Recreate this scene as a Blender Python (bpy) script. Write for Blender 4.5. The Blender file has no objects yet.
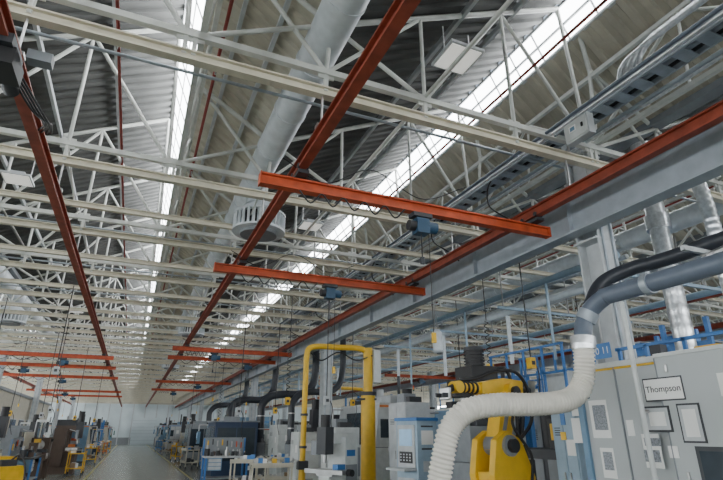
import bpy, math, random
from mathutils import Vector, Matrix
random.seed(7)
CAMZ=1.6
sc=bpy.context.scene
# ------------------------------------------------------------ materials
MATS={}
def mat(name,col,rough=.5,metal=0,emit=0,noise=.12,scale=6,bump=0):
    if name in MATS: return MATS[name]
    m=bpy.data.materials.new(name); m.use_nodes=True
    nt=m.node_tree; b=nt.nodes['Principled BSDF']
    b.inputs['Roughness'].default_value=rough; b.inputs['Metallic'].default_value=metal
    tc=nt.nodes.new('ShaderNodeTexCoord'); n=nt.nodes.new('ShaderNodeTexNoise')
    n.inputs['Scale'].default_value=scale; n.inputs['Detail'].default_value=5
    nt.links.new(tc.outputs['Object'],n.inputs['Vector'])
    r=nt.nodes.new('ShaderNodeValToRGB')
    r.color_ramp.elements[0].position=.3; r.color_ramp.elements[1].position=.7
    r.color_ramp.elements[0].color=tuple(c*(1-noise) for c in col)+(1,)
    r.color_ramp.elements[1].color=tuple(min(1,c*(1+noise*.6)) for c in col)+(1,)
    nt.links.new(n.outputs['Fac'],r.inputs['Fac']); nt.links.new(r.outputs['Color'],b.inputs['Base Color'])
    if bump:
        bp=nt.nodes.new('ShaderNodeBump'); bp.inputs['Strength'].default_value=bump
        nt.links.new(n.outputs['Fac'],bp.inputs['Height']); nt.links.new(bp.outputs['Normal'],b.inputs['Normal'])
    if emit:
        b.inputs['Emission Color'].default_value=tuple(col)+(1,); b.inputs['Emission Strength'].default_value=emit
    MATS[name]=m; return m
mat('white_steel',(.64,.655,.62),.45); mat('cream_steel',(.64,.60,.48),.5)
mat('red_paint',(.54,.085,.025),.5,noise=.25); mat('rail_red',(.34,.065,.033),.5,noise=.3); mat('red_dark',(.26,.035,.025),.6,noise=.2)
mat('grey_beam',(.40,.45,.50),.5); mat('light_grey',(.52,.545,.56),.5)
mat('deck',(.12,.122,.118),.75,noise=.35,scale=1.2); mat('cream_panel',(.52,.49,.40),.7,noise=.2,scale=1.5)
mat('glazing',(.95,.98,1.0),.5,emit=13.5); mat('duct_white',(.70,.75,.79),.4)
mat('galv',(.76,.79,.82),.28,.8,noise=.25,scale=14); mat('galv_dull',(.40,.45,.50),.45,.4,noise=.2)
mat('hose_white',(.76,.73,.66),.6); mat('pipe_dark',(.03,.035,.045),.4); mat('pipe_blue',(.13,.16,.21),.35)
mat('black',(.015,.015,.017),.5); mat('dark',(.04,.043,.05),.5); mat('brown',(.09,.06,.045),.6)
mat('yellow',(.78,.47,.02),.45); mat('blue',(.04,.18,.48),.45); mat('navy',(.022,.045,.10),.5)
mat('mach_white',(.60,.63,.62),.45); mat('mach_beige',(.52,.49,.40),.5); mat('mach_grey',(.24,.26,.28),.5)
mat('cab_grey',(.45,.48,.485),.5,noise=.05,scale=2); mat('mach_blue',(.15,.27,.40),.5); mat('steel',(.45,.45,.45),.35,.8)
mat('pale_blue',(.33,.45,.56),.5)
mat('paper',(.85,.85,.83),.8,noise=.02); mat('print',(.3,.32,.35),.8,noise=.5,scale=60)
mat('glass',(.04,.055,.07),.12); mat('screen',(.25,.42,.6),.3,emit=.4); mat('green',(.04,.13,.08),.5)
mat('orange',(.70,.2,.03),.5); mat('wood',(.28,.18,.10),.6); mat('lamp',(1,.98,.92),.5,emit=.5)
mat('wall_pale',(.62,.70,.73),.8,noise=.06,scale=1); mat('lane',(.45,.42,.18),.6)
mat('hoist_blue',(.015,.06,.12),.4)
fl=mat('floor_concrete',(.21,.23,.205),.25,noise=.25,scale=.9)
# ------------------------------------------------------------ builder
class B:
    def __init__(s): s.v=[];s.f=[];s.m=[];s.names=[];s.smooth=[]
    def mi(s,n):
        if n not in s.names: s.names.append(n)
        return s.names.index(n)
    def add(s,vs,fs,m,sm=False):
        o=len(s.v); s.v+= [tuple(v) for v in vs]; k=s.mi(m)
        for f in fs: s.f.append(tuple(i+o for i in f)); s.m.append(k); s.smooth.append(sm)
    def box(s,c,d,m,rot=None):
        x,y,z=[q/2 for q in d]
        vs=[Vector(p) for p in [(-x,-y,-z),(x,-y,-z),(x,y,-z),(-x,y,-z),(-x,-y,z),(x,-y,z),(x,y,z),(-x,y,z)]]
        if rot: 
            R=Matrix.Rotation(rot[1],3,rot[0]); vs=[R@v for v in vs]
        c=Vector(c)
        s.add([v+c for v in vs],[(0,3,2,1),(4,5,6,7),(0,1,5,4),(1,2,6,5),(2,3,7,6),(3,0,4,7)],m)
    def bx(s,x0,x1,y0,y1,z0,z1,m): s.box(((x0+x1)/2,(y0+y1)/2,(z0+z1)/2),(x1-x0,y1-y0,z1-z0),m)
    def plate(s,prof,y0,y1,m):   # extrude an x/z outline along y
        n=len(prof); vs=[(p[0],y0,p[1]) for p in prof]+[(p[0],y1,p[1]) for p in prof]
        s.add(vs,[tuple(range(n)),tuple(range(n,2*n))[::-1]]+[(i,n+i,n+(i+1)%n,(i+1)%n) for i in range(n)],m)
    def tube(s,a,b,r,m,n=8,cap=True,r2=None):
        a=Vector(a);b=Vector(b);d=(b-a).normalized()
        u=d.cross(Vector((0,0,1))) if abs(d.z)<.95 else d.cross(Vector((0,1,0)))
        u.normalize();w=d.cross(u); r2=r if r2 is None else r2
        vs=[a+(u*math.cos(t)+w*math.sin(t))*r for t in [2*math.pi*i/n for i in range(n)]]
        vs+=[b+(u*math.cos(t)+w*math.sin(t))*r2 for t in [2*math.pi*i/n for i in range(n)]]
        s.add(vs,[(i,(i+1)%n,n+(i+1)%n,n+i) for i in range(n)],m,n>5)
        if cap: s.add(vs,[tuple(range(n))[::-1],tuple(range(n,2*n))],m)
    def sweep(s,pts,rf,m,n=14,step=.02):
        P=[Vector(p) for p in pts]; out=[]
        Q=[P[0]*2-P[1]]+P+[P[-1]*2-P[-2]]
        for i in range(1,len(Q)-2):
            L=(Q[i+1]-Q[i]).length; k=max(2,int(L/step))
            for j in range(k):
                t=j/k;a,b,c,d=Q[i-1],Q[i],Q[i+1],Q[i+2]
                out.append(.5*((2*b)+(c-a)*t+(2*a-5*b+4*c-d)*t*t+(3*b-a-3*c+d)*t**3))
        out.append(P[-1]); vs=[];acc=0; up=None
        for i,p in enumerate(out):
            d=(out[min(i+1,len(out)-1)]-out[max(i-1,0)]).normalized()
            if up is None: up=Vector((0,0,1)) if abs(d.z)<.9 else Vector((0,1,0))
            u=(up-d*up.dot(d)).normalized(); up=u; w=d.cross(u)
            if i: acc+=(p-out[i-1]).length
            r=rf(acc) if callable(rf) else rf
            vs+=[p+(u*math.cos(2*math.pi*k/n)+w*math.sin(2*math.pi*k/n))*r for k in range(n)]
        fs=[(i*n+k,i*n+(k+1)%n,(i+1)*n+(k+1)%n,(i+1)*n+k) for i in range(len(out)-1) for k in range(n)]
        s.add(vs,fs,m,True)
        s.add(vs[:n],[tuple(range(n))],m); s.add(vs[-n:],[tuple(range(n))],m)
    def ibeam(s,a,b,w,h,m,t=.02):
        a=Vector(a);b=Vector(b);c=(a+b)/2;L=(b-a).length
        al='x' if abs(b.x-a.x)>abs(b.y-a.y) else 'y'
        if abs(b.z-a.z)>L*.7: al='z'
        D={'x':lambda p,q:(L,p,q),'y':lambda p,q:(p,L,q),'z':lambda p,q:(p,q,L)}[al]
        O={'x':lambda q:(0,0,q),'y':lambda q:(0,0,q),'z':lambda q:(0,q,0)}[al]
        s.box(c+Vector(O(h/2-t/2)),D(w,t),m); s.box(c-Vector(O(h/2-t/2)),D(w,t),m); s.box(c,D(t,h-2*t),m)
    def build(s,name,loc=(0,0,0),rz=0,bevel=0,parent=None):
        me=bpy.data.meshes.new(name); me.from_pydata(s.v,[],s.f)
        for n in s.names: me.materials.append(MATS[n])
        me.polygons.foreach_set('material_index',s.m); me.polygons.foreach_set('use_smooth',s.smooth); me.update()
        return inst(me,name,loc,rz,bevel,parent)
def inst(me,name,loc,rz=0,bevel=0,parent=None):
    o=bpy.data.objects.new(name,me); o.location=loc; o.rotation_euler=(0,0,rz); sc.collection.objects.link(o)
    if bevel:
        md=o.modifiers.new('bev','BEVEL'); md.width=bevel; md.segments=2; md.limit_method='ANGLE'
    if parent: o.parent=parent
    return o
H=lambda h:h+CAMZ
X0,X1,Y0,Y1=-18,42,-10.7,79
XA,XB,YA,YB=X0+.02,X1-.02,Y0+.02,Y1-.1
# ------------------------------------------------------------ shell
b=B(); b.bx(X0,X1,Y0,Y1,-.2,0,'floor_concrete'); b.build('floor')
b=B()
for x in (-1.25,2.3): b.bx(x-.04,x+.04,Y0+1,Y1-1,0,.004,'lane')
b.build('floor_marking')
def wall(name,fixed,axis,a,c,fill_win=None):
    b=B(); t=.2; s=1 if fixed>0 else -1
    def p(u0,u1,z0,z1,m,d0=0,d1=t):
        lo,hi=sorted((fixed+s*d0,fixed+s*d1))
        if axis=='x': b.bx(lo,hi,u0,u1,z0,z1,m)
        else: b.bx(u0,u1,lo,hi,z0,z1,m)
    if not fill_win:
        p(a,c,0,5.2,'wall_pale'); p(a,c,5.2,8.8,'cream_panel')
        u=a+1.5
        while u<c-.1: p(u,u+.12,0,5.2,'light_grey',-.06,.01); u+=1.5
    else:
        p(a,c,0,3.6,'wall_pale'); p(a,c,5.2,8.8,'cream_panel')
        u=a
        while u<c-.1:
            p(u,min(u+.3,c),3.6,5.2,'wall_pale'); u+=3
    p(a,c,0,.9,'mach_grey',-.02,0.01)
    b.build(name)
    if fill_win:  # glowing window band added to this wall to raise the hall's fill light
        g=B(); lo,hi=sorted((fixed+s*.08,fixed+s*.1))
        if axis=='x': g.bx(lo,hi,a,c,3.6,5.2,'glazing')
        else: g.bx(a,c,lo,hi,3.6,5.2,'glazing')
        g.build(fill_win)
wall('wall_left',X0,'x',Y0,Y1,'fill_window_1')
wall('wall_right',X1,'x',Y0,Y1,'fill_window_2')
wall('wall_back',Y1,'y',X0,X1)
wall('wall_front',Y0,'y',X0,X1,'fill_window_3')
def corr(b,p0,p1,m,pitch=.26,dep=.05):
    p0=Vector((p0[0],0,p0[1]));p1=Vector((p1[0],0,p1[1])); d=(p1-p0).normalized(); nrm=Vector((-d.z,0,d.x))*dep
    y=YA; vs=[];
    while y<YB-.15:
        for dy,o in ((0,0),(.10,0),(.13,1),(.23,1)):
            yy=Vector((0,y+dy,0)); vs+=[p0+yy+nrm*o,p1+yy+nrm*o]
        y+=pitch
    n=len(vs)//2
    b.add(vs,[(2*i,2*i+1,2*i+3,2*i+2) for i in range(n-1)],m)
rb=B(); gl=B(); pan=B(); mul=B(); gut=B()
k=X0
while k<X1:
    GA=(-.17,7.0); GB=(.17,6.15)
    if k>=5: GA,GB=(-.13,7.0),(.13,6.45)
    if k<=-5: GA,GB=(-.15,7.0),(.2,5.8)
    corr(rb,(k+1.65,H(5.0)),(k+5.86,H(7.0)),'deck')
    corr(pan,(k+GB[0],H(GB[1]-.02)),(k+1.6,H(5.05)),'cream_panel',.26,.04)
    gl.add([(k+GA[0],YA,H(GA[1])),(k+GA[0],YB,H(GA[1])),(k+GB[0],YB,H(GB[1])),(k+GB[0],YA,H(GB[1]))],[(0,1,2,3)],'glazing')
    y=YA+.1
    while y<YB:
        mul.tube((k+GA[0]+.02,y,H(GA[1]-.02)),(k+GB[0]+.02,y,H(GB[1]-.02)),.03,'light_grey',4,False); y+=.62
    for t in (0,.5,1): 
        mul.box((k+GA[0]+(GB[0]-GA[0])*t+.02,(Y0+Y1)/2,H(GA[1]-(GA[1]-GB[1])*t)),(.06,YB-YA,.06),'light_grey')
    gut.bx(k+1.5,k+1.75,YA,YB,H(4.93),H(5.05),'mach_grey')
    for t in (.25,.5,.75): gut.box((k+1.65+4.2*t,(Y0+Y1)/2,H(4.93+2*t)),(.06,YB-YA,.1),'light_grey')
    for t in (.33,.66): gut.box((k+GB[0]+(1.6-GB[0])*t,(Y0+Y1)/2,H(GB[1]-.1-(GB[1]-5.05)*t)),(.06,YB-YA,.08),'light_grey')
    k+=6
rb.build('ceiling'); pan.build('ceiling_upstand'); gl.build('window_4'); mul.build('trim_1'); gut.build('trim_2')
# ------------------------------------------------------------ roof trusses
b=B(); k=X0
b.box(((X0+X1)/2,0,H(4.15)),(XB-XA,.08,.08),'white_steel')
b.ibeam((XA,0,H(3.85)),(XB,0,H(3.85)),.11,.13,'cream_steel',.02)
while k<X1:
    bot=[(k+x,4.15) for x in (0.05,1.6,3.0,4.5,5.95)]
    top=[(k+1.65,4.93),(k+3.0,5.56),(k+4.5,6.26),(k+5.8,6.9)]
    P=lambda q:(q[0],0,H(q[1]))
    T=lambda a,c,r=.032:b.tube(P(a),P(c),r,'white_steel',6,False)
    T((k+.3,5.75),(k+1.6,4.95),.04); T(top[0],top[3],.042); T((k+.3,5.75),(k+.2,6.75),.04)
    T((k+.12,4.15),(k+.3,5.75)); 
    for i in range(1,4): T(bot[i],top[i-1],.03)
    T(bot[0],top[0]);T(top[0],bot[2]);T(bot[2],top[2]);T(top[1],bot[1],.028);T(top[2],bot[4]);T(bot[4],top[3]);T(bot[3],(k+4.5,3.85))
    T((k+.3,5.75),bot[1],.03)
    for q in bot: b.box(P(q),(.2,.02,.18),'white_steel'); b.box((q[0],0,H(4.0)),(.05,.05,.25),'white_steel')
    k+=6
tme=None; TY=[4.8+3.1*i for i in range(-5,25)]
TY=[y for y in TY if Y0+.3<y<Y1-.3]
for y in TY:
    if tme is None: o=b.build('roof_truss',(0,y,0)); tme=o.data
    else: inst(tme,'roof_truss',(0,y,0))
b=B()
for y in TY:
    if y>7 and y+1.6<YB: b.ibeam((XA,y+1.55,H(3.8)),(XB,y+1.55,H(3.8)),.09,.10,'cream_steel',.015)
    if y>7 and y+1.6<YB:
        for x in (-7.5,-1.5,1.56,4.5,10.5): b.tube((x,y+1.55,H(3.85)),(x,y,H(4.15)),.015,'white_steel',5)
    if 4<y<YB-1: b.tube((XA,y+.75,H(4.22)),(XB,y+.75,H(4.22)),.022,'galv_dull',6)
b.build('service_support_beams')
b=B(); k=X0+6
while k<X1:
    for h in (4.25,5.6): b.box((k+.3 if h>5 else k+.12,(Y0+Y1)/2,H(h)),(.07,YB-YA,.07),'white_steel')
    for i,y in enumerate(TY[:-1]):
        m=y+1.55
        b.tube((k+.12,y,H(4.25)),(k+.3,m,H(5.6)),.028,'white_steel',6,False)
        b.tube((k+.3,m,H(5.6)),(k+.12,y+3.1,H(4.25)),.028,'white_steel',6,False)
        b.tube((k+.3,m,H(5.6)),(k+.12,m,H(4.25)),.022,'white_steel',6,False)
    b.tube((k+3,YA,H(4.2)),(k+3,YB,H(4.2)),.03,'white_steel',6,False)
    k+=6
b.tube((-3,YA,H(4.2)),(-3,YB,H(4.2)),.03,'white_steel',6)
b.build('lattice_girders')
# ------------------------------------------------------------ columns
b=B(); b.ibeam((0,0,0),(0,0,H(4.95)),.34,.42,'light_grey',.025)
b.box((0,0,.02),(.55,.55,.04),'light_grey')
for z in (H(2.75),H(3.55),H(4.2)): b.box((-.02,0,z),(.42,.44,.03),'light_grey')
b.box((-.2,0,H(3.6)),(.2,.3,.25),'light_grey')
for dx in (-.1,.1): b.tube((dx,-.23,0),(dx,-.23,H(3.3)),.02,'galv_dull',8)
b.box((0,-.25,1.5),(.28,.1,.4),'light_grey')
cme=None
for x in (-6.3,6.25,18.2,30.2):
    y=5.25-12.4
    while y<Y1-1:
        if cme is None: o=b.build('steel_column',(x,y,0)); cme=o.data
        else: inst(cme,'steel_column',(x,y,0))
        y+=12.4
# ------------------------------------------------------------ runway beams + red rails
b=B()
b.ibeam((5.9,YA,H(3.14)),(5.9,YB,H(3.14)),.24,.58,'grey_beam',.03)
y=Y0+1
while y<Y1-.5: b.box((5.9,y,H(3.14)),(.2,.015,.52),'grey_beam'); y+=2.5
b.build('crane_runway_girder')
b=B(); b.ibeam((17.75,YA,H(3.14)),(17.75,YB,H(3.14)),.24,.5,'grey_beam',.03); b.build('crane_runway_girder')
def rail(x,h=3.25,w=.12,hh=.17):
    b=B(); b.ibeam((x,YA,H(h)),(x,YB,H(h)),w,hh,'rail_red',.022)
    for y in TY:
        b.tube((x,y,H(h+hh/2)),(x,y,H(3.8)),.015,'steel',5); b.box((x,y,H(h+hh/2+.02)),(w*1.1,.1,.04),'steel')
    b.build('crane_rail')
for x in (-7.2,-1.5,1.56,5.4,13.0,17.2): rail(x)
def crane(y,xa,xb,xh,ra,rb_,h=2.98,m='red_paint',fest=True):
    b=B(); b.ibeam((xa,y,H(h)),(xb,y,H(h)),.12,.16,m,.022)
    for x in (xa,xb): b.box((x,y,H(h)),(.015,.13,.17),m)
    for x in (ra,rb_):
        b.box((x,y,H(h+.12)),(.14,.4,.05),'dark')
        for s in (-.15,.15): 
            for q in (-.06,.06): b.tube((x+q-.012,y+s,H(3.19)),(x+q+.012,y+s,H(3.19)),.035,'dark',10)
    b.box((xh,y,H(h-.12)),(.3,.16,.06),'dark')
    b.box((xh,y,H(h-.28)),(.2,.16,.22),'hoist_blue'); b.tube((xh+.08,y,H(h-.27)),(xh+.24,y,H(h-.27)),.085,'hoist_blue',14)
    b.tube((xh-.1,y,H(h-.28)),(xh-.2,y,H(h-.28)),.075,'black',14)
    b.tube((xh,y,H(h-.35)),(xh,y,H(h-.75)),.010,'black',6); b.box((xh,y,H(h-.78)),(.05,.04,.1),'dark')
    b.tube((xh+.12,y,H(h-.35)),(xh+.12,y,H(1.2)),.006,'black',5); b.box((xh+.12,y,H(1.15)),(.05,.04,.13),'yellow')
    if fest:
        pts=[]; x=xa+.5; n=5; L=(xh-.3-x)/n
        for i in range(n):
            pts+= [(x+i*L,y-.08,H(h-.1)),(x+(i+.5)*L,y-.08,H(h-.1-.15))]
        pts.append((x+n*L,y-.08,H(h-.1)))
        b.sweep(pts,.011,'black',6,.04)
        pts=[(xa+.3,y+.1,H(3.4)),(xa+.9,y+.1,H(3.15)),(xa+1.6,y+.1,H(3.5)),(xa+2.4,y+.1,H(3.2)),(xa+3.2,y+.1,H(3.55))]
        b.sweep(pts,.008,'black',5,.06)
    b.build('bridge_crane')
crane(5.65,1.05,5.7,3.36,1.56,5.4)
crane(9.6,1.05,5.7,3.43,1.56,5.4)
crane(20.5,1.05,5.7,2.6,1.56,5.4); crane(23.2,1.05,5.7,4.4,1.56,5.4)
crane(24.5,-7.6,-1.1,-3,-7.2,-1.5); crane(28.5,-7.6,-1.1,-5,-7.2,-1.5); crane(34,-7.6,-1.1,-4,-7.2,-1.5); crane(35,1.05,5.7,3.6,1.56,5.4)
crane(42,1.05,5.7,2.6,1.56,5.4); crane(46,-7.6,-1.1,-5,-7.2,-1.5); crane(52,-7.6,-1.1,-5,-7.2,-1.5)
crane(26,12.7,17.5,15,13,17.2)
b=B(); b.box((0,0,-.16),(.2,.4,.1),'dark'); b.box((.0,.05,-.28),(.24,.36,.17),'black'); b.tube((0.0,.22,-.28),(0.0,.45,-.28),.07,'dark',14)
b.tube((-.1,-.2,-.2),(-.1,-.9,-.05),.02,'black',8)
for i in range(4): b.sweep([(.0+.03*i,.3,-.2),(.15+.05*i,.6,-.34-.03*i),(.2+.02*i,1.0,-.25),(.05*i,1.6,-.04)],.012,'black',7,.04)
b.box((.25,.1,-.1),(.2,.12,.1),'mach_grey')
b.build('chain_hoist',(-1.5,4.5,H(3.32)))
# ------------------------------------------------------------ pipes, tray, ducts
b=B()
for x,h in ((.37,4.6),(-.83,4.6),(4.75,5.1),(-5.2,4.6),(10.7,4.9),(16.6,4.9)):
    b.tube((x,YA,H(h)),(x,YB,H(h)),.022,'red_dark',8)
    y=Y0+1
    while y<Y1-.5:
        b.tube((x,y,H(h)),(x,y,H(h-.12)),.012,'steel',5); y+=3.1
b.build('sprinkler_pipes')
b=B()
for dx in (-.17,.17): b.box((5.5+dx,(Y0+Y1)/2,H(4.32)),(.02,YB-YA,.14),'galv_dull')
y=Y0+.1
while y<Y1-.3: b.box((5.5,y,H(4.27)),(.34,.16,.02),'galv_dull'); y+=.3
for i,dx in enumerate((-.12,-.05,.03,.11)): b.tube((5.5+dx,YA,H(4.33)),(5.5+dx,YB,H(4.33)),.036,('pipe_blue','pipe_blue','galv_dull','black')[i],8)
for y in TY: b.tube((5.5,y,H(4.26)),(5.5,y,H(3.9)),.02,'steel',6); b.box((5.4,y+.1,H(4.2)),(.8,.05,.04),'galv_dull')
for i,(dx,h) in enumerate(((-.28,4.14),(-.36,4.14),(-.45,4.15),(.28,4.2),(.36,4.2))): b.tube((5.5+dx,YA,H(h)),(5.5+dx,YB,H(h)),(.018,.018,.026,.03,.03)[i],('galv_dull','galv','pipe_blue','galv_dull','galv')[i],8)
for y in (6.3,8.2,11.2,15.8,19): b.sweep([(5.22,y,H(4.14)),(5.2,y+.1,H(4.0)),(5.25,y+.15,H(3.7)),(5.6,y+.1,H(3.5)),(5.75,y,H(3.3))],.014,'black',6,.05)
b.build('cable_tray')
b=B()
for i in range(4):
    q=.105*i
    b.sweep([(5.9-q*.1,-6,H(5.15-q*.2)),(5.9-q*.1,2.5,H(5.15-q*.2)),(5.9-q*.1,3.35+q*.9,H(5.13-q*.2)),(5.88,3.62+q,H(5.0)),(5.86,3.70+q,H(4.8)),(5.82,3.76+q,H(4.6-q*.1)),(5.78-q*.1,4.0+q,H(4.47-q*.15)),(5.76-q*.15,4.7,H(4.45-q*.2)),(5.74-q*.15,20,H(4.45-q*.2))],.042,'galv',10,.04)
for y in (1,2.4): b.box((5.9,y,H(5.05)),(.5,.05,.04),'light_grey')
b.box((5.85,3.86,H(4.78)),(.08,.5,.05),'light_grey')
b.build('electrical_conduits')
b=B(); b.box((0,0,0),(.12,.42,.32),'light_grey'); b.box((-.065,0,0),(.02,.38,.28),'mach_white'); b.box((-.078,.05,.02),(.004,.12,.1),'paper'); b.box((-.081,.05,.02),(.003,.08,.06),'mach_blue')
b.box((-.08,-.12,0),(.02,.03,.06),'black'); b.tube((0,.1,.14),(0,.1,.2),.02,'galv',6); b.tube((0,-.1,.14),(0,-.1,.2),.02,'galv',6)
b.build('junction_box',(5.2,4.3,H(3.97)),0,.006)
def duct(x,h,r,m='duct_white',seg=1.2):
    b=B(); b.tube((x,YA,H(h)),(x,YB,H(h)),r,m,28)
    y=Y0+.5
    while y<Y1-.2: b.tube((x,y-.02,H(h)),(x,y+.02,H(h)),r+.012,m,28); y+=seg
    return b
b=duct(1.62,4.78,.25)
for y in (9.3,21.7,34.1): b.tube((1.7,y,H(4.75)),(1.7,y,H(4.3)),.2,'duct_white',24)
b.build('ventilation_duct')
b=duct(10.3,4.3,.22); b.build('ventilation_duct')
b=duct(-4.6,4.78,.25); b.build('ventilation_duct')
b=duct(13.9,4.72,.25); b.build('ventilation_duct')
# pale process pipes over the right-hand machine lines
b=B()
for x,h,r,m in ((7.9,3.1,.07,'pale_blue'),(8.15,3.1,.05,'galv'),(8.6,2.9,.09,'duct_white'),(11.4,2.9,.08,'pale_blue'),(11.7,2.95,.05,'galv'),(9.6,3.3,.12,'duct_white')):
    b.tube((x,6.2,H(h)),(x,60,H(h)),r,m,12)
y=6.3
while y<60:
    b.box((9.8,y,H(2.76)),(4.4,.06,.06),'pale_blue')
    for x in (7.75,9.8,11.85): b.tube((x,y,H(2.76)),(x,y,H(3.8)),.018,'steel',6)
    b.tube((8.6,y+.9,H(2.9)),(8.6,y+.9,H(1.6)),.05,'duct_white',10); b.tube((7.9,y+1.8,H(3.1)),(7.9,y+1.8,H(1.4)),.03,'pale_blue',8)
    y+=3.1
b.build('process_pipework')
b=B(); n=28
b.tube((0,0,.18),(0,0,.42),.5,'duct_white',36,True,.24)
b.tube((0,0,.14),(0,0,.18),.52,'duct_white',36); b.tube((0,0,-.2),(0,0,-.16),.52,'duct_white',36)
b.tube((0,0,-.16),(0,0,.14),.42,'dark',36)
for i in range(n):
    t=2*math.pi*i/n; b.box((.47*math.cos(t),.47*math.sin(t),0),(.08,.05,.32),'duct_white',('Z',t+.5))
b.tube((0,0,-.26),(0,0,-.2),.36,'mach_grey',30); 
dm=b.build('air_diffuser',(1.8,9.35,H(3.92))).data
for p in ((1.75,21.7),(1.75,34.1),(-4.6,21.7),(13.9,21.7)): inst(dm,'air_diffuser',(p[0],p[1],H(3.92)))
b=B(); b.box((0,0,0),(.5,.5,.04),'light_grey'); b.box((0,0,-.025),(.44,.44,.015),'lamp'); b.box((0,0,.06),(.25,.3,.08),'light_grey')
for x in (-.2,.2): b.tube((x,0,.02),(x,0,.45),.01,'steel',5)
lm=b.build('ceiling_light',(3.26,4.35,H(4.6))).data
for x in (-2.7,3.26,9.3):
    for y in (10.6,16.8,23,35,48): inst(lm,'ceiling_light',(x,y,H(4.6)))
b=B(); b.tube((0,0,0),(0,0,-.5),.13,'duct_white',20); b.tube((0,0,-.5),(0,0,-.55),.17,'duct_white',20,True,.12); b.tube((0,0,0),(0,0,1.1),.01,'steel',6); b.tube((0,0,0),(0,0,.08),.13,'duct_white',20,True,.05)
b.build('pendant_air_purifier',(7.5,12,H(2.6)))
b=B()
b.sweep([(7.75,5.2,H(1.2)),(7.75,5.2,H(3)),(7.75,5.2,H(4.85))],lambda a:.15+.006*(1 if (a%.3)<.05 else 0),'galv',18,.05)
b.tube((7.75,5.2,H(3.2)),(7.75,5.2,H(3.45)),.19,'galv',18); b.tube((7.75,5.2,0),(7.75,5.2,H(1.2)),.15,'galv',18)
b.build('exhaust_duct')
b=B(); b.sweep([(7.3,4.1,H(1.7)),(7.3,4.1,H(2.9)),(7.3,4.15,H(3.6)),(7.6,4.3,H(4.05)),(8.5,4.3,H(4.2)),(10.0,4.3,H(4.3))],lambda a:.10+.005*math.sin(a*60),'galv',16,.025)
b.tube((7.3,4.1,0),(7.3,4.1,H(1.7)),.1,'galv',16); b.build('exhaust_duct')
# extraction pipes + hose
b=B()
b.sweep([(4.9,-6,H(1.49)),(4.9,2,H(1.49)),(4.9,3.9,H(1.49)),(4.88,4.15,H(1.46)),(4.82,4.33,H(1.32)),(4.76,4.38,H(1.15)),(4.72,4.38,H(.98))],.10,'pipe_blue',22,.04)
b.tube((4.9,3.5,H(1.49)),(4.9,3.58,H(1.49)),.115,'galv_dull',22); b.tube((4.73,4.38,H(1.04)),(4.72,4.38,H(.95)),.14,'galv',22); b.tube((4.83,4.31,H(1.34)),(4.79,4.36,H(1.24)),.118,'galv_dull',22)
b.sweep([(5.5,-6,H(1.92)),(5.5,2,H(1.92)),(5.5,3.6,H(1.9)),(5.3,4.0,H(1.85)),(5.05,4.25,H(1.7)),(4.88,4.33,H(1.42))],.085,'pipe_dark',20,.05)
b.tube((4.9,2.9,H(1.6)),(5.5,2.9,H(1.85)),.02,'steel',8)
for y in (0,3.0): b.box((5.2,y,H(1.7)),(.9,.04,.05),'light_grey')
b.build('extraction_pipe')
b=B()
hp=[(4.72,4.38,H(.97)),(4.70,4.38,H(.8)),(4.66,4.42,H(.52)),(4.45,4.45,H(.34)),(4.0,4.48,H(.28)),(3.55,4.54,H(.27)),(3.2,4.6,H(.21)),(3.0,4.64,H(.04)),(2.92,4.68,H(-.22)),(2.87,4.75,H(-.6)),(2.85,4.8,.45),(3.1,4.9,.2)]
b.sweep(hp,lambda a:.112+.010*math.sin(a*2*math.pi/.042),'hose_white',24,.0085)
b.tube((4.72,4.38,H(.9)),(4.72,4.38,H(.98)),.135,'galv',22)
b.build('flexible_exhaust_hose')
b=B(); b.bx(3.05,4.0,4.6,5.3,0,.42,'mach_grey'); b.bx(3.1,3.95,4.65,5.25,.42,.5,'dark'); b.build('dust_collector',bevel=.01)
# ------------------------------------------------------------ big enclosure on the right
def text(s,loc,size,m,parent,rot=(math.pi/2,0,-math.pi/2)):
    c=bpy.data.curves.new('lettering','FONT'); c.body=s; c.size=size; c.align_x='CENTER'; c.align_y='CENTER'; c.extrude=.001
    c.materials.append(MATS[m]); o=bpy.data.objects.new('lettering',c); o.location=loc; o.rotation_euler=rot; sc.collection.objects.link(o); o.parent=parent
X=4.98; zt=H(.76)
b=B()
b.bx(X,5.95,1.2,3.72,.1,zt,'cab_grey'); b.bx(X+.06,5.9,3.74,4.85,.1,zt-.03,'cab_grey'); b.bx(X+.08,5.9,1.25,4.8,0,.1,'dark')
b.bx(X-.012,X,1.2,3.72,zt-.03,zt+.01,'mach_white'); b.bx(X+.03,X+.07,3.74,4.85,zt-.06,zt,'mach_white')
b.bx(X+.045,X+.062,3.74,4.85,zt-.085,zt-.06,'yellow')
for y in (2.45,3.72): b.bx(X-.006,X+.01,y-.008,y+.008,.1,zt-.03,'mach_grey')
b.bx(X+.04,X+.07,4.28,4.296,.1,zt-.06,'mach_grey')
b.bx(X+.02,X+.08,4.80,4.88,0,zt-.1,'mach_blue')
for y in (2.4,3.6,1.3):
    for z in (.5,1.2,zt-.15): b.box((X-.008,y,z),(.02,.03,.08),'steel')
cab=b.build('machine_enclosure',bevel=.008)
def ray(px,py):
    a=px-361.5;bb=240-py;Hh=466.8-.3584*bb
    return .397*Hh+.918*a,.918*Hh-.397*a,179.2+.9336*bb
def onX(px,py,x=X):
    r=ray(px,py);s=x/r[0];return (r[1]*s,CAMZ+r[2]*s)
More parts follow.
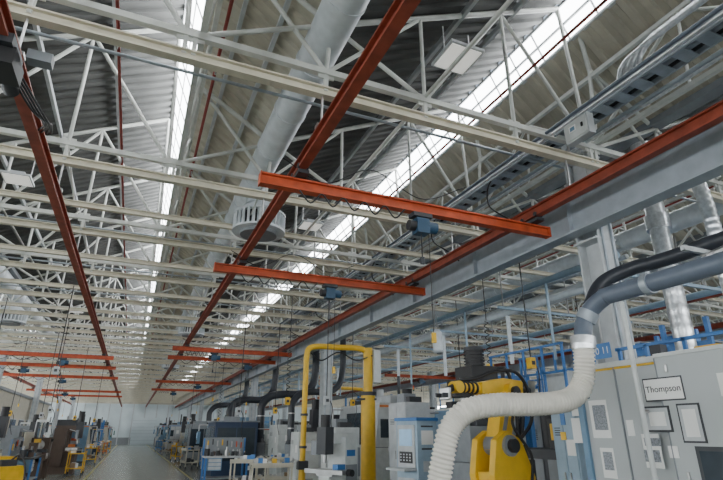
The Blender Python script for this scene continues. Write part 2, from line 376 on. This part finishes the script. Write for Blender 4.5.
def panel(b,x0,y0,x1,y1,m,th=.01,xx=X):
    ya,za=onX(x0,y0,xx);yb,zb=onX(x1,y1,xx)
    yc,zc=onX((x0+x1)/2,(y0+y1)/2,xx)
    w=abs(ya-yb); 
    zt_=onX((x0+x1)/2,y0,xx)[1]; zb_=onX((x0+x1)/2,y1,xx)[1]
    b.bx(xx-th,xx,yc-w/2,yc+w/2,zb_,zt_,m); return yc,(zt_+zb_)/2,w,zt_-zb_
b=B(); 
c=panel(b,641,377,686,401,'dark',.006); c=panel(b,642.5,378.5,684.5,399.5,'paper',.009)
text('Thompson',(X-.0105,c[0],c[1]),.09,'black',cab)
for q in ((643,406,674,432),(676,403,708,443)):
    panel(b,*q,'dark',.012); panel(b,q[0]+2,q[1]+2,q[2]-2,q[3]-2,'light_grey',.014)
    panel(b,q[0]+6,q[1]+6,q[2]-6,q[3]-6,'paper',.015)
panel(b,641,434,665,468,'paper',.004); panel(b,644,438,662,446,'print',.0055); panel(b,644,450,662,462,'print',.0055)
panel(b,716,372,740,396,'paper',.005); panel(b,668,446,680,458,'paper',.004)
panel(b,694,447,760,500,'dark',.01); panel(b,699,452,760,500,'glass',.012)
X2=X+.06
panel(b,588,400,612,438,'paper',.004,X2); panel(b,592,405,609,430,'print',.0055,X2)
panel(b,571,405,584,416,'paper',.004,X2); panel(b,571,418,586,443,'paper',.004,X2); panel(b,600,448,618,478,'paper',.004,X2); panel(b,603,452,615,470,'print',.0055,X2)
panel(b,560,412,566,425,'blue',.01,X2); panel(b,577,392,590,399,'navy',.006,X2); panel(b,561,432,567,440,'yellow',.01,X2); panel(b,626,420,636,436,'paper',.004,X2)
b.build('notices',parent=cab)
b=B()
for y in (2.9,3.4,3.9,4.4,4.8): b.box((5.8,y,zt+.13),(.04,.04,.28),'blue'); 
b.box((5.8,3.85,zt+.26),(.04,2.0,.04),'blue')
b.box((5.6,2.4,zt+.07),(.4,.7,.14),'mach_grey'); b.box((5.65,3.5,zt+.06),(.25,.25,.1),'yellow')
for y in (3.15,4.1): b.box((5.6,y,zt+.1),(.12,.14,.2),'dark')
b.build('guard_frame')
b=B(); b.tube((4.86,3.88,0),(4.86,3.88,H(1.36)),.026,'mach_white',12); b.tube((4.86,3.88,0),(4.86,3.88,.02),.08,'mach_white',12); b.tube((4.86,3.88,H(.2)),(4.95,3.88,H(.2)),.015,'steel',8); b.build('support_post')
b=B(); b.box((0,0,0),(.01,.26,.2),'blue'); b.tube((.02,0,.1),(.02,0,.9),.01,'steel',5); o=b.build('column_number_sign',(5.70,4.98,H(1.02))); 
text('0 11',(-.008,0,0),.13,'paper',o)
# ------------------------------------------------------------ robot (articulated)
b=B()
b.bx(-.45,.45,-.45,.45,0,.2,'mach_grey'); b.tube((0,0,.2),(0,0,.62),.33,'yellow',28,True,.27); b.tube((0,0,.62),(0,0,.72),.30,'black',28)
# rotating carousel: tapered yoke
b.plate([(-.36,.72),(.38,.72),(.42,1.0),(.2,1.5),(-.08,1.62),(-.3,1.5),(-.4,1.05)],-.24,-.13,'yellow')
b.plate([(-.36,.72),(.38,.72),(.42,1.0),(.2,1.5),(-.08,1.62),(-.3,1.5),(-.4,1.05)],.13,.24,'yellow')
b.bx(-.34,.36,-.13,.13,.74,1.08,'yellow'); b.box((.42,0,1.05),(.28,.28,.34),'black'); b.tube((.42,0,1.22),(.42,0,1.42),.11,'black',18)
b.tube((-.06,-.29,1.42),(-.06,.29,1.42),.14,'mach_grey',24); b.tube((-.06,-.36,1.42),(-.06,-.29,1.42),.09,'black',18)
# lower arm plates
b.plate([(-.19,1.36),(.07,1.34),(.36,2.08),(.30,2.24),(.12,2.26),(.05,2.14)],-.12,.12,'yellow')
b.plate([(-.08,1.5),(.0,1.5),(.22,2.08),(.14,2.1)],-.125,.125,'mach_grey')
b.tube((.21,-.2,2.16),(.21,.2,2.16),.13,'yellow',24); b.tube((.21,-.25,2.16),(.21,-.2,2.16),.08,'black',18)
# forearm
b.plate([(.5,2.08),(.52,2.34),(.1,2.36),(-.35,2.28),(-.35,2.12),(.1,2.04)],-.11,.11,'yellow')
b.tube((.5,-.06,2.2),(.68,-.06,2.2),.055,'black',14); b.tube((.5,.06,2.2),(.68,.06,2.2),.055,'black',14); b.tube((.5,0,2.29),(.64,0,2.29),.05,'black',14)
b.tube((-.35,0,2.2),(-.78,0,2.2),.075,'yellow',18,True,.06); b.tube((-.76,-.08,2.2),(-.76,.08,2.2),.085,'yellow',18); b.tube((-.8,0,2.2),(-.93,0,2.15),.05,'black',14)
b.box((-.97,0,2.1),(.05,.2,.16),'steel'); b.box((-1.03,-.07,2.08),(.12,.03,.06),'dark'); b.box((-1.03,.07,2.08),(.12,.03,.06),'dark')
for i in range(4): b.tube((-.4-.08*i,0,2.2),(-.43-.08*i,0,2.2),.09-.004*i,'black',18)
b.sweep([(.42,.1,1.4),(.62,-.1,1.75),(.55,-.16,2.2),(.3,-.16,2.46),(-.1,-.1,2.44),(-.4,-.05,2.34),(-.7,0,2.3)],.028,'black',8,.04)
b.sweep([(.3,-.26,.9),(.3,-.3,1.3),(.1,-.2,1.7),(.3,-.18,2.05)],.022,'black',8,.04)
b.build('robot_arm',(4.95,6.4,0),.15,.01)
# dark cell behind the robot
b=B()
b.bx(-.3,.5,-.7,.7,0,1.35,'dark'); b.bx(-.32,-.3,-.6,-.05,.3,1.2,'mach_grey'); b.bx(-.32,-.3,.05,.6,.3,1.2,'mach_grey'); b.bx(-.1,.4,-.5,.1,1.35,1.8,'black'); b.box((-.12,-.2,1.6),(.05,.4,.25),'yellow')
b.tube((.2,.4,1.35),(.2,.4,1.95),.12,'black',18); b.tube((.2,.4,1.95),(.2,.4,2.05),.14,'steel',18)
b.build('hydraulic_power_unit',(6.35,6.7,0),0,.012)
b=B()
b.bx(-.6,.6,-.5,.5,0,1.1,'mach_grey'); b.bx(-.5,.5,-.4,.4,1.1,1.7,'mach_grey'); b.bx(-.22,.25,-.22,.22,1.7,2.5,'dark')
b.bx(-.28,.32,-.28,.28,2.5,2.78,'black'); b.tube((0,0,2.78),(0,0,3.1),.17,'black',20); b.tube((0,0,3.1),(0,0,3.16),.19,'dark',20)
for z in (2.82,2.88,2.94,3.0,3.06): b.tube((0,0,z),(0,0,z+.02),.2,'black',20)
b.box((-.4,.0,2.35),(.35,.3,.3),'black'); b.tube((-.3,0,2.2),(-.3,0,1.7),.08,'steel',14)
b.sweep([(.2,-.2,2.7),(.45,-.3,2.75),(.6,-.3,2.5),(.65,-.3,1.8),(.55,-.3,1.2)],.035,'black',8,.04)
b.sweep([(.3,-.1,2.4),(.6,-.15,2.45),(.85,-.25,2.2),(.7,-.3,1.5)],.05,'black',8,.04)
b.build('drilling_machine',(6.0,8.3,0),0,.012)
# ------------------------------------------------------------ generic machines
ACC=['yellow','orange','red_paint','blue']
def cnc(name,loc,rz,w,d,h,c1,c2,seed):
    r=random.Random(seed); b=B()
    b.bx(-d/2,d/2,-w/2,w/2,.08,h*.42,c1); b.bx(-d/2+.05,d/2-.05,-w/2+.05,w/2-.05,0,.08,'dark')
    b.bx(-d/2+.15,d/2,-w/2,w/2,h*.42,h*.9,c1)
    vs=[(-d/2,-w/2,h*.42),(-d/2+.15,-w/2,h*.42),(-d/2+.15,-w/2,h*.88),(-d/2,w/2,h*.42),(-d/2+.15,w/2,h*.42),(-d/2+.15,w/2,h*.88)]
    b.add(vs,[(0,2,1),(3,4,5),(0,3,5,2)],c2)
    b.bx(-d/2-.01,-d/2+.14,-w*.25,w*.2,h*.44,h*.8,'glass'); b.bx(-d/2-.02,-d/2+.01,-w*.28,-w*.25,h*.44,h*.8,'steel')
    b.bx(-d/2-.02,-d/2,-w/2,w/2,h*.36,h*.41,c2); b.bx(-d/2+.16,d/2+.005,-w/2-.008,w/2+.008,h*.85,h*.875,r.choice(ACC))
    b.bx(-d*.1,d*.4,-w*.35,w*.1,h*.9,h,c2); b.tube((d*.2,w*.25,h*.9),(d*.2,w*.25,h*1.12),.13,'light_grey',16)
    b.box((-d*.2,w*.3,h*.93),(.4,.3,.2),'dark'); b.tube((0,-w*.42,h*.9),(0,-w*.42,h+.6),.05,'dark',8)
    b.tube((-d/2+.2,w*.42,h*.86),(-d/2-.25,w*.42,h*.86),.03,'steel',8); b.tube((-d/2-.25,w*.42,h*.86),(-d/2-.25,w*.42,h*.74),.03,'steel',8)
    b.box((-d/2-.25,w*.42,h*.62),(.12,.36,.5),c2); b.box((-d/2-.315,w*.42,h*.66),(.01,.28,.22),'screen'); b.box((-d/2-.315,w*.42,h*.55),(.01,.28,.12),'black')
    # end face seen along the aisle: seams, door, vent, electrical box, hose
    yf=-w/2
    for x in (-d*.22,d*.12): b.box((x,yf-.003,h*.48),(.012,.008,h*.7),'dark')
    b.box((0,yf-.003,h*.42),(d,.008,.015),'dark')
    for i in range(6): b.box((d*.3,yf-.005,h*.6+i*.04),(d*.2,.01,.015),'dark')
    b.box((-.05,yf-.05,h*.27),(d*.26,.1,.55),'light_grey'); b.box((-.05+d*.1,yf-.105,h*.27),(.02,.015,.1),'black')
    b.box((d*.3,yf-.005,h*.5),(.18,.01,.13),'yellow'); b.box((-d*.1,yf-.005,h*.66),(.2,.01,.27),'paper'); b.box((-d*.34,yf-.005,h*.62),(d*.14,.01,h*.2),'glass')
    b.sweep([(d*.1,yf-.04,h*.38),(d*.3,yf-.12,h*.3),(d*.35,yf-.1,h*.1),(d*.2,yf-.05,.05)],.025,'black',6,.06)
    b.tube((d*.3,-w*.4,h*.9),(d*.3,-w*.4,h*1.05),.012,'steel',6)
    for i,c in enumerate(('green','orange','red_paint')): b.tube((d*.3,-w*.4,h*1.05+i*.06),(d*.3,-w*.4,h*1.05+i*.06+.055),.03,c,10)
    b.build(name,loc,rz,.012 if loc[1]<22 else 0)
def bench(loc,rz,w=1.8,d=.8,seed=0,top='wood'):
    r=random.Random(seed); b=B()
    b.bx(-d/2,d/2,-w/2,w/2,.82,.87,top)
    for x in (-1,1):
        for y in (-1,1): b.box((x*(d/2-.05),y*(w/2-.05),.41),(.06,.06,.82),'blue')
    b.bx(-d/2+.03,d/2-.03,-w/2+.05,w/2-.05,.2,.24,'mach_grey'); b.bx(-d/2+.05,d/2-.05,w/2-.55,w/2-.1,.45,.82,'mach_blue')
    for i in range(3): b.bx(-d/2+.03,-d/2+.05,w/2-.52,w/2-.13,.48+i*.11,.57+i*.11,'light_grey')
    for i in range(11):
        s=r.uniform(.06,.22); c=r.choice(['dark','steel','yellow','mach_blue','orange','mach_white','black','brown','dark'])
        x=r.uniform(-d/2+.12,d/2-.15); y=-w/2+.12+i*(w-.24)/10
        if r.random()<.5: b.box((x,y,.87+s/2),(s,s*.8,s),c)
        else: b.tube((x,y,.87),(x,y,.87+s),s*.4,c,12); b.tube((x,y,.87+s),(x,y,.87+s*1.5),s*.15,'steel',8)
    b.box((d/2-.03,0,1.15),(.03,w,.55),'mach_grey')
    for i in range(8): b.box((d/2-.06,-w/2+.15+i*(w-.3)/7,1.2+r.uniform(-.1,.1)),(.03,.04,.18),r.choice(['dark','yellow','steel','red_paint']))
    for y in (-w/2+.03,w/2-.03): b.box((d/2-.03,y,1.1),(.05,.05,.6),'blue')
    b.build('workbench',loc,rz,.006 if loc[1]<22 else 0)
def cabinet(loc,rz,w,d,h,c,name='tool_cabinet'):
    b=B(); b.bx(-d/2,d/2,-w/2,w/2,.06,h,c); b.bx(-d/2+.04,d/2,-w/2+.03,w/2-.03,0,.06,'dark')
    b.bx(-d/2-.012,-d/2,-w/2+.02,-.005,.1,h-.04,c); b.bx(-d/2-.012,-d/2,.005,w/2-.02,.1,h-.04,c)
    for y in (-.05,.05): b.box((-d/2-.025,y,h*.52),(.02,.015,.16),'steel')
    for i in range(4): b.box((-d/2-.014,w/4,h*.8+i*.03),(.006,w*.25,.012),'dark')
    b.box((-d/2-.014,-w/4,h*.72),(.004,.15,.2),'paper'); b.box((0,-w/2-.005,h*.75),(d*.3,.008,.2),'paper'); b.box((0,-w/2-.005,h*.4),(d*.8,.008,.012),'dark')
    for i in range(5): b.box((0,-w/2-.004,h*.15+i*.035),(d*.5,.008,.012),'dark')
    b.box((0,.1,h+.1),(d*.5,w*.4,.2),'mach_grey'); b.box((0,-.3*w,h+.06),(d*.5,w*.2,.12),'dark'); b.build(name,loc,rz,.006 if loc[1]<22 else 0)
def rack(loc,rz,w,d,h,c,seed):
    r=random.Random(seed); b=B()
    for x in (-1,1):
        for y in (-1,0,1): b.box((x*d/2,y*w/2,h/2),(.07,.07,h),c)
    for y in (-1,1):
        for i in range(3): b.tube((-d/2,y*w/2,.3+i*(h-.6)/3),(d/2,y*w/2,.3+(i+1)*(h-.6)/3),.018,c,6)
    n=3
    for i in range(n+1):
        z=.15+i*(h-.55)/n; b.box((0,0,z),(d,w,.03),'mach_grey')
        for x in (-1,1): b.box((x*d/2,0,z-.03),(.05,w,.10),c)
        y=-w/2+.2
        while y<w/2-.2:
            s=r.uniform(.2,.4); hh=r.uniform(.15,.4)
            if r.random()<.8:
                m=r.choice(['mach_blue','mach_grey','blue','mach_beige','navy','light_grey','wood'])
                b.box((0,y+s/2,z+.015+hh/2),(d*.7,s*.9,hh),m); b.box((0,y+s/2,z+.02+hh),(d*.74,s*.94,.03),'light_grey')
            y+=s+.05
    b.build('storage_rack',loc,rz)
def cart(loc,rz,seed,c='mach_beige'):
    r=random.Random(seed); b=B()
    for z in (.3,.82): b.box((0,0,z),(.6,1.0,.04),c); b.box((-.29,0,z+.04),(.02,1,.08),c); b.box((.29,0,z+.04),(.02,1,.08),c)
    for x in (-.27,.27):
        for y in (-.47,.47): b.box((x,y,.5),(.04,.04,.75),c); b.tube((x-.02,y,.07),(x+.02,y,.07),.07,'black',12)
    b.tube((-.27,-.6,.95),(.27,-.6,.95),.015,'steel',8)
    for x in (-.27,.27): b.tube((x,-.47,.85),(x,-.6,.95),.015,'steel',8)
    for i in range(8):
        s=r.uniform(.06,.18); b.box((r.uniform(-.18,.18),-.4+i*.11,.84+s/2),(s,s*.7,s),r.choice(['steel','dark','paper','blue','yellow','mach_white']))
        b.box((r.uniform(-.15,.15),-.4+i*.11,.32+s/2),(s,s*.7,s),r.choice(['steel','dark','wood']))
    b.build('tool_cart',loc,rz)
def lathe(loc,rz,seed,c=None):
    r=random.Random(seed); c=c or r.choice(['mach_grey','green','mach_beige','navy','dark']); b=B()
    b.bx(-.35,.35,-1.1,-.5,0,.75,c); b.bx(-.35,.35,.6,1.1,0,.75,c); b.bx(-.3,.3,-1.1,1.1,.62,.85,c); b.bx(-.12,.12,-1.0,1.1,.85,.92,'steel')
    b.bx(-.3,.32,-1.15,-.5,.85,1.4,c); b.tube((0,-.5,1.15),(0,-.38,1.15),.16,'steel',20); b.bx(-.12,.12,.8,1.08,.92,1.25,c); b.tube((0,.8,1.15),(0,.6,1.15),.05,'steel',12)
    b.bx(-.35,.3,.0,.3,.92,1.02,'dark'); b.box((0,.15,1.1),(.14,.14,.14),'steel'); b.tube((-.35,.15,.8),(-.4,.15,.8),.1,'steel',14)
    b.bx(.3,.34,-.9,1.0,.6,1.6,'mach_beige'); b.tube((.3,-.8,1.4),(.3,-.8,2.0),.02,'steel',6); b.box((.1,-.8,2.0),(.4,.12,.08),'mach_white')
    b.box((0,-1.155,1.15),(.3,.01,.12),r.choice(ACC)); b.box((0,.2,1.3),(.2,.2,.12),r.choice(ACC)); b.tube((-.3,-.8,1.3),(-.38,-.8,1.3),.05,'black',12)
    b.build('engine_lathe',loc,rz)
def mill(loc,rz,c='brown',s=1.0,acc='yellow'):
    b=B(); q=lambda *a:[v*s for v in a]
    def bx(x0,x1,y0,y1,z0,z1,m): b.bx(x0*s,x1*s,y0*s,y1*s,z0*s,z1*s,m)
    bx(-.4,.6,-.4,.4,0,.25,c); bx(.1,.55,-.3,.3,.25,1.75,c); bx(-.35,.1,-.2,.2,.25,.85,c); bx(-.4,.0,-.7,.7,.9,1.0,'steel'); bx(-.35,-.05,-.3,.3,.85,.9,'steel')
    bx(-.45,.5,-.15,.15,1.6,1.85,c); bx(-.48,-.2,-.17,.17,1.35,2.0,'dark'); b.tube(q(-.34,0,2.0),q(-.34,0,2.3),.12*s,'black',16); b.tube(q(-.34,0,1.35),q(-.34,0,1.15),.06*s,'steel',14)
    b.tube(q(-.2,-.7,.95),q(-.2,-.85,.95),.08*s,'black',14); bx(.55,.7,-.25,.25,.8,1.5,'mach_grey'); b.box(q(-.3,.4,1.5),q(.1,.25,.35),'mach_grey'); b.tube(q(0,.3,1.7),q(-.3,.4,1.6),.02*s,'steel',6)
    bx(.15,.45,-.31,-.3,1.3,1.45,acc); bx(-.25,.0,-.4,-.2,1.0,1.12,acc); bx(.12,.53,-.305,-.3,.4,1.1,'mach_grey')
    b.build('milling_machine',loc,rz)
def fume(loc,rz,m='pipe_dark',h=3.4,r=.16):
    b=B(); b.sweep([(0,0,1.2),(0,0,h-.9),(.02,0,h-.45),(.35,0,h-.1),(.9,0,h),(1.6,0,h+.02),(2.1,0,h+.3),(2.3,0,h+.9),(2.3,0,H(3.7))],r,m,16,.08)
    b.tube((0,0,1.2),(0,0,0),r*1.5,'mach_grey',16); b.tube((0,0,1.2),(0,0,1.35),r*1.5,m,16,True,r)
    for z in (1.7,2.2): b.tube((0,0,z),(0,0,z+.04),r+.02,'steel',16)
    b.build('fume_extraction_pipe',loc,rz)
cnc('machining_centre',(8.0,16.8,0),0,3.4,2.0,2.75,'mach_white','light_grey',1)
cnc('machining_centre',(8.0,10.9,0),0,2.2,1.7,2.4,'mach_white','mach_blue',2)
cabinet((5.6,10.3,0),0,.8,.6,2.2,'light_grey','control_cabinet')
cabinet((5.7,5.62,0),0,.42,.5,1.95,'pale_blue','control_cabinet')
b=B(); b.box((0,0,.9),(.5,.62,1.8),'pale_blue'); b.box((-.26,0,1.35),(.03,.5,.75),'light_grey'); b.box((-.28,0,1.5),(.01,.38,.3),'screen'); b.box((-.28,0,1.15),(.01,.38,.2),'black')
b.box((0,0,1.83),(.55,.68,.06),'blue'); b.box((-.4,0,.95),(.3,.55,.04),'light_grey'); b.box((-.28,0,.5),(.01,.5,.6),'light_grey')
for z in (.4,.7,1.3,1.7): b.box((0,-.315,z),(.3,.01,.03),'dark')
b.box((0,-.315,1.5),(.3,.01,.25),'paper'); b.box((0,-.315,1.0),(.25,.01,.18),'light_grey')
for i in range(4):
    for j in range(3): b.box((-.29,-.13+.09*i,1.1+.05*j),(.01,.04,.025),'light_grey')
b.build('control_console',(5.15,9.2,0),.2,.01)
cabinet((4.75,12.3,0),0,1.0,.6,1.7,'mach_white'); cart((4.1,16.2,0),1.3,5); cart((3.3,13.2,0),1.45,6); cart((3.2,15.2,0),1.2,8)
bench((3.0,18.2,0),1.57,1.4,.8,3,'light_grey')
def guard(loc,c='navy'):
    b=B(); b.bx(-.8,.8,-1.0,1.0,.1,1.95,c); b.bx(-.82,-.8,-.9,-.05,.5,1.8,'glass'); b.bx(-.82,-.8,.05,.9,.5,1.8,'glass'); b.bx(-.75,.75,-.95,.95,0,.1,'dark')
    b.bx(-.85,.85,-1.05,1.05,1.95,2.0,'mach_grey'); b.bx(-.7,-.02,-1.015,-1.0,.6,1.75,'glass'); b.bx(.02,.7,-1.015,-1.0,.6,1.75,'glass'); b.bx(-.5,.1,-.9,.2,2.0,2.15,'mach_grey'); b.box((.55,-1.02,.35),(.2,.01,.15),'paper')
    b.build('test_enclosure',loc,0,.01)
guard((3.7,21.4,0)); guard((3.7,31,0),'mach_grey')
cabinet((5.3,19.7,0),0,1.4,.7,1.85,'mach_white'); cabinet((4.7,15.0,0),0,.8,.6,1.6,'mach_white'); mill((6.8,19.2,0),0,'dark',1.2); mill((7.6,13.4,0),.2,'mach_white',1.2,'blue')
mill((4.2,11.2,0),.4,'mach_white',.85,'blue')
def jib(loc,rz,H0=4.0,L=2.2):
    b=B(); b.tube((0,0,0),(0,0,H0-1.3),.2,'yellow',24); b.tube((0,0,0),(0,0,.04),.4,'yellow',24); b.tube((0,0,H0-1.3),(0,0,H0-1.2),.24,'dark',24); b.tube((0,0,H0-1.2),(0,0,H0+.02),.13,'yellow',20)
    b.sweep([(0,0,H0-.45),(-.05,0,H0-.1),(-.3,0,H0),(-L*.5,0,H0),(-L+.3,0,H0),(-L+.05,0,H0-.1),(-L,0,H0-.4)],.08,'yellow',16,.05)
    b.tube((-L,0,H0-.4),(-L,0,.9),.075,'yellow',16); b.box((.22,0,H0-.5),(.2,.4,.9),'mach_white'); b.box((-.05,0,H0-1.4),(.5,.3,.05),'dark')
    b.box((-L,0,.8),(.25,.3,.2),'dark'); b.tube((-L,0,0),(-L,0,.7),.09,'yellow',16)
    for z in (1.2,2.0): b.tube((-L,0,z),(-L,0,z+.06),.1,'dark',16)
    b.sweep([(.1,-.1,H0-.2),(-.4,-.12,H0-.35),(-.9,-.1,H0-.15),(-1.4,-.12,H0-.4),(-L+.1,-.1,H0-.2)],.02,'black',6,.06)
    b.build('jib_crane',loc,rz)
jib((6.0,13.4,0),-.1,3.85,1.8)
jib((10.6,24,0),.2,3.6,2.6)
fume((4.9,21.8,0),0,'pipe_dark',3.1); fume((5.2,18.3,0),.3,'pipe_dark',3.0,.12); fume((4.3,26,0),.2,'pipe_dark',3.1); fume((4.4,34,0),.2,'pipe_dark',3.2)
for i,p in enumerate([(9.6,8.6,2.6),(10.2,13.0,2.6),(12.5,9.5,3.4),(9.6,21.5,3),(14.5,16,3.4),(9.0,6.1,1.6),(12.6,5.4,2.6),(15.5,11,3),(13,3,2),(17,6,3)]): rack((p[0],p[1],0),0,p[2],.9,3.1+.15*(i%3),'blue',i+1)
def platform(loc,w,d,z=2.5):
    b=B(); b.box((0,0,z),(d,w,.1),'mach_blue')
    for x in (-d/2+.04,d/2-.04):
        for y in (-w/2+.04,0,w/2-.04): b.box((x,y,z/2),(.09,.09,z),'blue')
        y=-w/2+.04
        while y<=w/2: b.box((x,y,z+.5),(.04,.04,1.0),'blue'); y+=(w-.08)/4
        for h in (.5,1.0): b.box((x,0,z+h),(.04,w,.04),'blue')
    b.box((.1,-w*.2,z+.3),(.4,.6,.5),'mach_white'); b.box((-.1,w*.25,z+.25),(.35,.5,.4),'mach_beige')
    b.build('service_platform',loc)
platform((7.55,8.2,0),2.2,.9,2.15); platform((12.2,16.8,0),4,1.1); platform((11.0,7.6,0),3,.9,2.3)
cols=['mach_white','mach_beige','light_grey','mach_grey','pale_blue','mach_white','mach_blue']
def fillrow(x,ys,side,seed,dark=False):
    r=random.Random(seed); rz=0 if side>0 else math.pi
    cc=['mach_grey','brown','dark','mach_beige','green','navy','mach_blue'] if dark else cols
    for y in ys:
        yy=y+r.uniform(-.2,.2); t=r.random()
        if t<.34: cnc('machining_centre',(x,yy,0),rz,r.uniform(2.1,2.5),1.8,r.uniform(2.0,2.7),r.choice(cc),r.choice(cc),r.random())
        elif t<.5: lathe((x,yy,0),rz,r.random())
        elif t<.62: bench((x,yy,0),rz,1.8,.8,r.random())
        elif t<.8: mill((x,yy,0),rz,r.choice(cc),1.15,r.choice(ACC))
        elif t<.9: cabinet((x,yy,0),rz,1.3,.6,r.uniform(1.5,2.1),r.choice(cc))
        else: rack((x,yy,0),rz,2.2,.8,r.uniform(2.0,2.8),'blue',r.random())
fillrow(3.9,[28.4,34.5,37.4,40.2,43,46,49,52,55,58,61,64,67,70,73,76],1,3)
cnc('machining_centre',(4.0,24.1,0),0,2.2,1.8,2.2,'mach_grey','mach_blue',8)
fillrow(8.4,[25.5,28.6,32,35,38,41,44,47,50,54,58,62,66,70],1,4)
fillrow(12.8,[13.6,20.5,25,28,31,34,38,43,50],1,5)
fillrow(16.0,[20,24.5,30,36],1,6)
fillrow(22,[10,13,16,20,24,28,32,38],1,7); fillrow(27,[13,19,26,34],1,8)
fillrow(-2.9,[32.6,35.2,38,41,44,47,50,53,56,59,62,65,68,71,74],-1,12,True)
fillrow(-8.4,[60,64,68,72],-1,13); fillrow(-12.5,[56,62,68],-1,14)
mill((-2.3,25.6,0),math.pi,'brown',1.0,'orange'); lathe((-3.0,22.7,0),math.pi,.2,'brown'); mill((-4.4,21.6,0),math.pi,'dark',1.05,'yellow'); bench((-4.6,19.0,0),math.pi,2.2,.8,11,'brown'); bench((-2.9,20.0,0),math.pi,1.8,.7,12,'dark')
mill((-5.6,23.8,0),math.pi,'brown',1.1,'red_paint'); mill((-4.1,26.4,0),math.pi,'mach_grey',1.0,'blue'); lathe((-4.6,29.4,0),math.pi,.5,'dark')
def press(loc):
    b=B(); b.bx(-.5,.5,-.7,.7,0,.9,'brown'); b.bx(-.45,.1,-.6,-.35,.9,2.0,'brown'); b.bx(-.45,.1,.35,.6,.9,2.0,'brown'); b.bx(-.5,.3,-.7,.7,1.75,2.15,'dark')
    b.tube((-.1,0,1.75),(-.1,0,1.2),.13,'steel',16); b.box((0,0,.95),(.7,.6,.1),'steel'); b.box((.4,.5,1.5),(.1,.3,.3),'yellow'); b.build('hydraulic_press',loc,0,.01)
press((-5.9,26.8,0)); press((-2.7,29.4,0))
# carts and pallets beside the aisle
for i,(x,y,c) in enumerate(((-1.75,24.0,'yellow'),(-1.7,31.3,'yellow'),(-1.7,36.5,'mach_beige'),(2.7,26.2,'mach_beige'),(2.75,33,'yellow'),(-1.7,43,'orange'),(2.75,41.5,'mach_beige'),(-1.7,49,'yellow'),(2.7,50,'blue'))): cart((x,y,0),.05*i,20+i,c)
b=B(); b.bx(-.4,.4,-.6,.6,.2,.72,'yellow'); b.bx(-.35,.35,-.1,.55,.72,.95,'yellow'); b.box((0,-.35,.8),(.4,.3,.16),'dark'); b.tube((-.3,.65,.9),(.3,.65,.9),.02,'black',8)
for x in (-.3,.3):
    b.tube((x,.55,.7),(x,.65,.9),.018,'black',6)
    for y in (-.4,.4): b.tube((x-.06,y,.14),(x+.06,y,.14),.14,'black',16)
b.sweep([(.1,-.3,.85),(.25,-.5,1.0),(.3,-.8,.6),(.2,-1.0,.05)],.025,'black',8,.04)
b.build('welding_trolley',(-3.2,18.1,0),.6,.02)
b=B(); b.bx(-10,-6.6,31,52,0,3.7,'mach_beige'); b.bx(-10.1,-6.5,30.9,52.1,3.7,3.85,'mach_grey')
y=32
while y<51: b.bx(-6.6,-6.57,y,y+1.6,1.1,2.3,'glass'); b.bx(-6.6,-6.55,y-.05,y+1.65,2.3,2.36,'light_grey'); y+=2.6
b.bx(-9.5,-7.2,30.97,31,1.1,2.3,'glass'); b.build('office_block')
b=B(); b.bx(.2,3.2,78.8,78.92,0,3.4,'wall_pale'); 
for i in range(8): b.bx(.2,3.2,78.77,78.8,.1+i*.42,.13+i*.42,'grey_beam')
b.build('door_1')
# pendant power drops + coiled air lines
for i,(x,y,z) in enumerate(((4.2,11.8,2.4),(6.6,16.0,2.6),(7.0,20.5,2.4),(4.6,18.3,2.4),(8.6,12.6,2.9),(3.6,24.5,2.2),(-3.2,23.5,2.3),(-4.5,25.0,2.4),(11.3,10.5,3.2),(6.7,7.5,2.9),(3.0,16.5,2.3),(3.9,14.2,2.5),(-2.6,20.8,2.4),(-2.4,27.5,2.3),(-5.2,21.0,2.6),(-1.9,33,2.3),(2.8,29,2.3),(7.6,9.9,3.1),(-2.0,15.5,3.2),(-3.9,17.5,2.9))):
    b=B(); top=H(3.8)-z
    if i%3==2:
        n=int((top-.1)/.05); pts=[]
        b.tube((0,0,top*.45),(0,0,top),.010,'black',6); m=int(top*.45/.02)
        b.sweep([(.05*math.cos(k*.9),.05*math.sin(k*.9),top*.45*k/m) for k in range(m+1)],.010,'black' if i%2 else 'orange',5,.03)
    else:
        b.tube((0,0,0),(0,0,top),.013,'black',6)
        b.sweep([(.02,0,0),(.15,0,-.25),(.12,0,-.6),(.2,.05,-.9)],.010,'black',5,.05)
    b.box((0,0,-.1),(.12,.12,.2),'yellow' if i%2 else 'light_grey'); b.box((0,-.065,-.1),(.07,.01,.07),'dark')
    b.build('power_drop',(x,y,z))
w=bpy.data.worlds.new('w'); sc.world=w; w.use_nodes=True
w.node_tree.nodes['Background'].inputs[0].default_value=(.75,.85,1,1); w.node_tree.nodes['Background'].inputs[1].default_value=1
c=bpy.data.cameras.new('cam'); c.lens=36*500/723; c.sensor_width=36; c.clip_start=.05; c.clip_end=300
co=bpy.data.objects.new('camera',c); co.location=(0,0,CAMZ); co.rotation_euler=(math.radians(111.0),0,math.radians(-23.4)); sc.collection.objects.link(co); sc.camera=co
